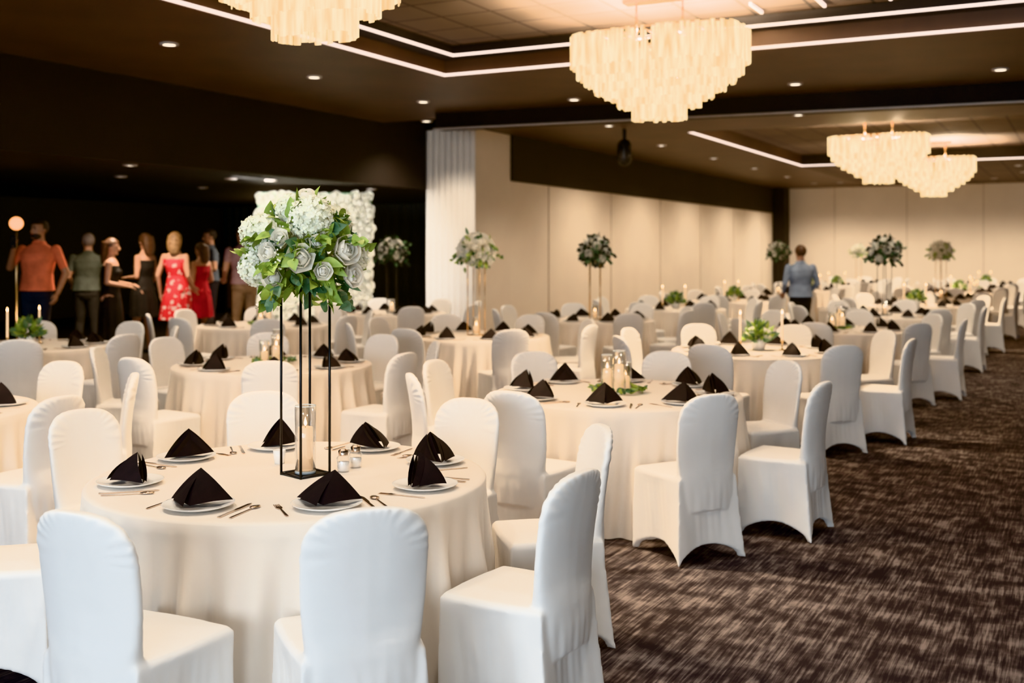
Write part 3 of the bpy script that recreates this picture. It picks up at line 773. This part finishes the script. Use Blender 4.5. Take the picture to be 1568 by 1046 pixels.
person('man_coral_shirt',at(60,13.4),R(172),1.84,False,cm('coral_shirt',(.85,.25,.15)),cm('dark_shorts',(.03,.035,.05)),shoe,H_dk,((.33,.06,1.20),(.17,.24,1.42),(-.30,-.06,1.14),(-.27,.07,.90)),.8,skin=M_skin2,beard=True,hy=R(-18),sway=.03,wide=1.12,phone=True)
person('man_grey_shirt',at(135,15.6),R(15),1.70,False,cm('olive_shirt',(.13,.15,.13)),cm('p1',(.05,.05,.05)),shoe,H_gr,((.27,-.05,1.14),(.24,.10,.92),(-.27,-.03,1.13),(-.22,.18,1.0)),.7,hy=R(25),sway=-.03,wide=1.08)
person('woman_black_dress',at(170,14.5),R(-80),1.62,True,blk,blk,shoe,H_br,((.20,-.02,1.13),(.12,.22,1.08),(-.20,.0,1.13),(-.10,.24,1.10)),.05,skirt=.30,hairlen=.24,sway=.03,hp=R(-6))
person('woman_black_top',at(222,15.6),R(70),1.70,True,blk,blk,shoe,H_br,((.21,-.04,1.13),(.20,.14,.95),(-.21,-.02,1.13),(-.12,.2,1.12)),.05,skirt=.55,hairlen=.20,hy=R(-20),sway=-.04)
person('woman_floral_dress',at(268,15.5),R(-10),1.72,True,floral(),blk,shoe,H_bl,((.22,-.04,1.13),(.2,.16,.98),(-.24,-.05,1.13),(-.24,.02,.89)),.05,skirt=.50,hairlen=.20,hy=R(30),sway=.045)
person('woman_red_dress',at(308,16.7),R(60),1.58,True,cm('red_dress',(.45,.02,.04)),blk,shoe,H_br,((.20,-.04,1.13),(.16,.18,1.05),(-.22,-.03,1.13),(-.22,.05,.90)),.05,skirt=.5,hairlen=.22,sway=-.03,hp=R(-8))
person('man_navy_shirt',at(322,18.2),R(120),1.82,False,cm('navy_shirt',(.07,.09,.12)),cm('p2',(.02,.02,.03)),shoe,H_dk,((.24,0,1.13),(.15,.24,1.10),(-.24,0,1.13),(-.15,.24,1.1)),.6,skin=M_skin2,hp=R(-8),wide=1.08)
person('man_mauve_shirt',at(372,16.5),R(35),1.82,False,cm('mauve_shirt',(.45,.30,.30)),cm('khaki',(.35,.24,.16)),shoe,H_bl,((.27,-.05,1.14),(.25,.12,.93),(-.27,-.03,1.14),(-.2,.2,1.02)),.6,sway=.03,wide=1.12,hy=R(20))
person('man_blue_shirt',(4.76,18.1,0),R(10),1.80,False,cm('blue_shirt',(.27,.33,.43)),blk,shoe,H_br,((.28,-.03,1.14),(.22,.16,1.0),(-.28,-.03,1.14),(-.22,.16,1.0)),.5,longs=True,legs=[((.10,.08,.48),(.11,.04,.09)),((-.10,.0,.48),(-.11,-.10,.10))],wide=1.1)
b=MB();b.lathe([(.001,0),(.12,0),(.12,.02),(.015,.03),(.012,1.75),(.03,1.77)],16,0);b.ell((0,0,1.84),(.09,.09,.09),1,seg=20,n=12)
place('globe_floor_lamp',mkmesh('globe',b,[M_gold,mat('globe_glow',(1,.6,.3),None,.4,emit=(1,.42,.15),es=1.6)]),at(25,15.2))
# ---------------------------------------------------------------- lights
def area(name,loc,rot,sx,sy,e,col):
    l=bpy.data.lights.new(name,'AREA');l.shape='RECTANGLE';l.size=sx;l.size_y=sy;l.energy=e;l.color=col
    o=bpy.data.objects.new(name,l);scene.collection.objects.link(o);o.location=loc;o.rotation_euler=rot;return o
area('window_daylight',W(-.5,-6.05,1.95),(R(90),0,-TH),8,2.7,520,(.76,.88,1.0))
l=bpy.data.lights.new('lounge_glow','POINT');l.energy=14;l.color=(1,.75,.5);l.shadow_soft_size=.2
q=bpy.data.objects.new('lounge_glow',l);scene.collection.objects.link(q);q.location=W(-16,19.2,2.0)
w=bpy.data.worlds.new('World');scene.world=w;w.use_nodes=True
w.node_tree.nodes['Background'].inputs[0].default_value=(.8,.9,1,1);w.node_tree.nodes['Background'].inputs[1].default_value=.2
for vt in ('Khronos PBR Neutral','Filmic','AgX'):
    try: scene.view_settings.view_transform=vt;break
    except Exception as e: print(e)
scene.view_settings.exposure=.92
# ---------------------------------------------------------------- camera
cd=bpy.data.cameras.new('camera');cam=bpy.data.objects.new('camera',cd);scene.collection.objects.link(cam)
cam.location=(0,0,1.7);cam.rotation_euler=(R(90),0,0)
cd.sensor_width=36;cd.lens=1680/1568*36;cd.shift_y=-(522.5-385)/1568
cd.clip_end=200
cd.dof.use_dof=True;cd.dof.focus_distance=4.4;cd.dof.aperture_fstop=2.2
scene.camera=cam
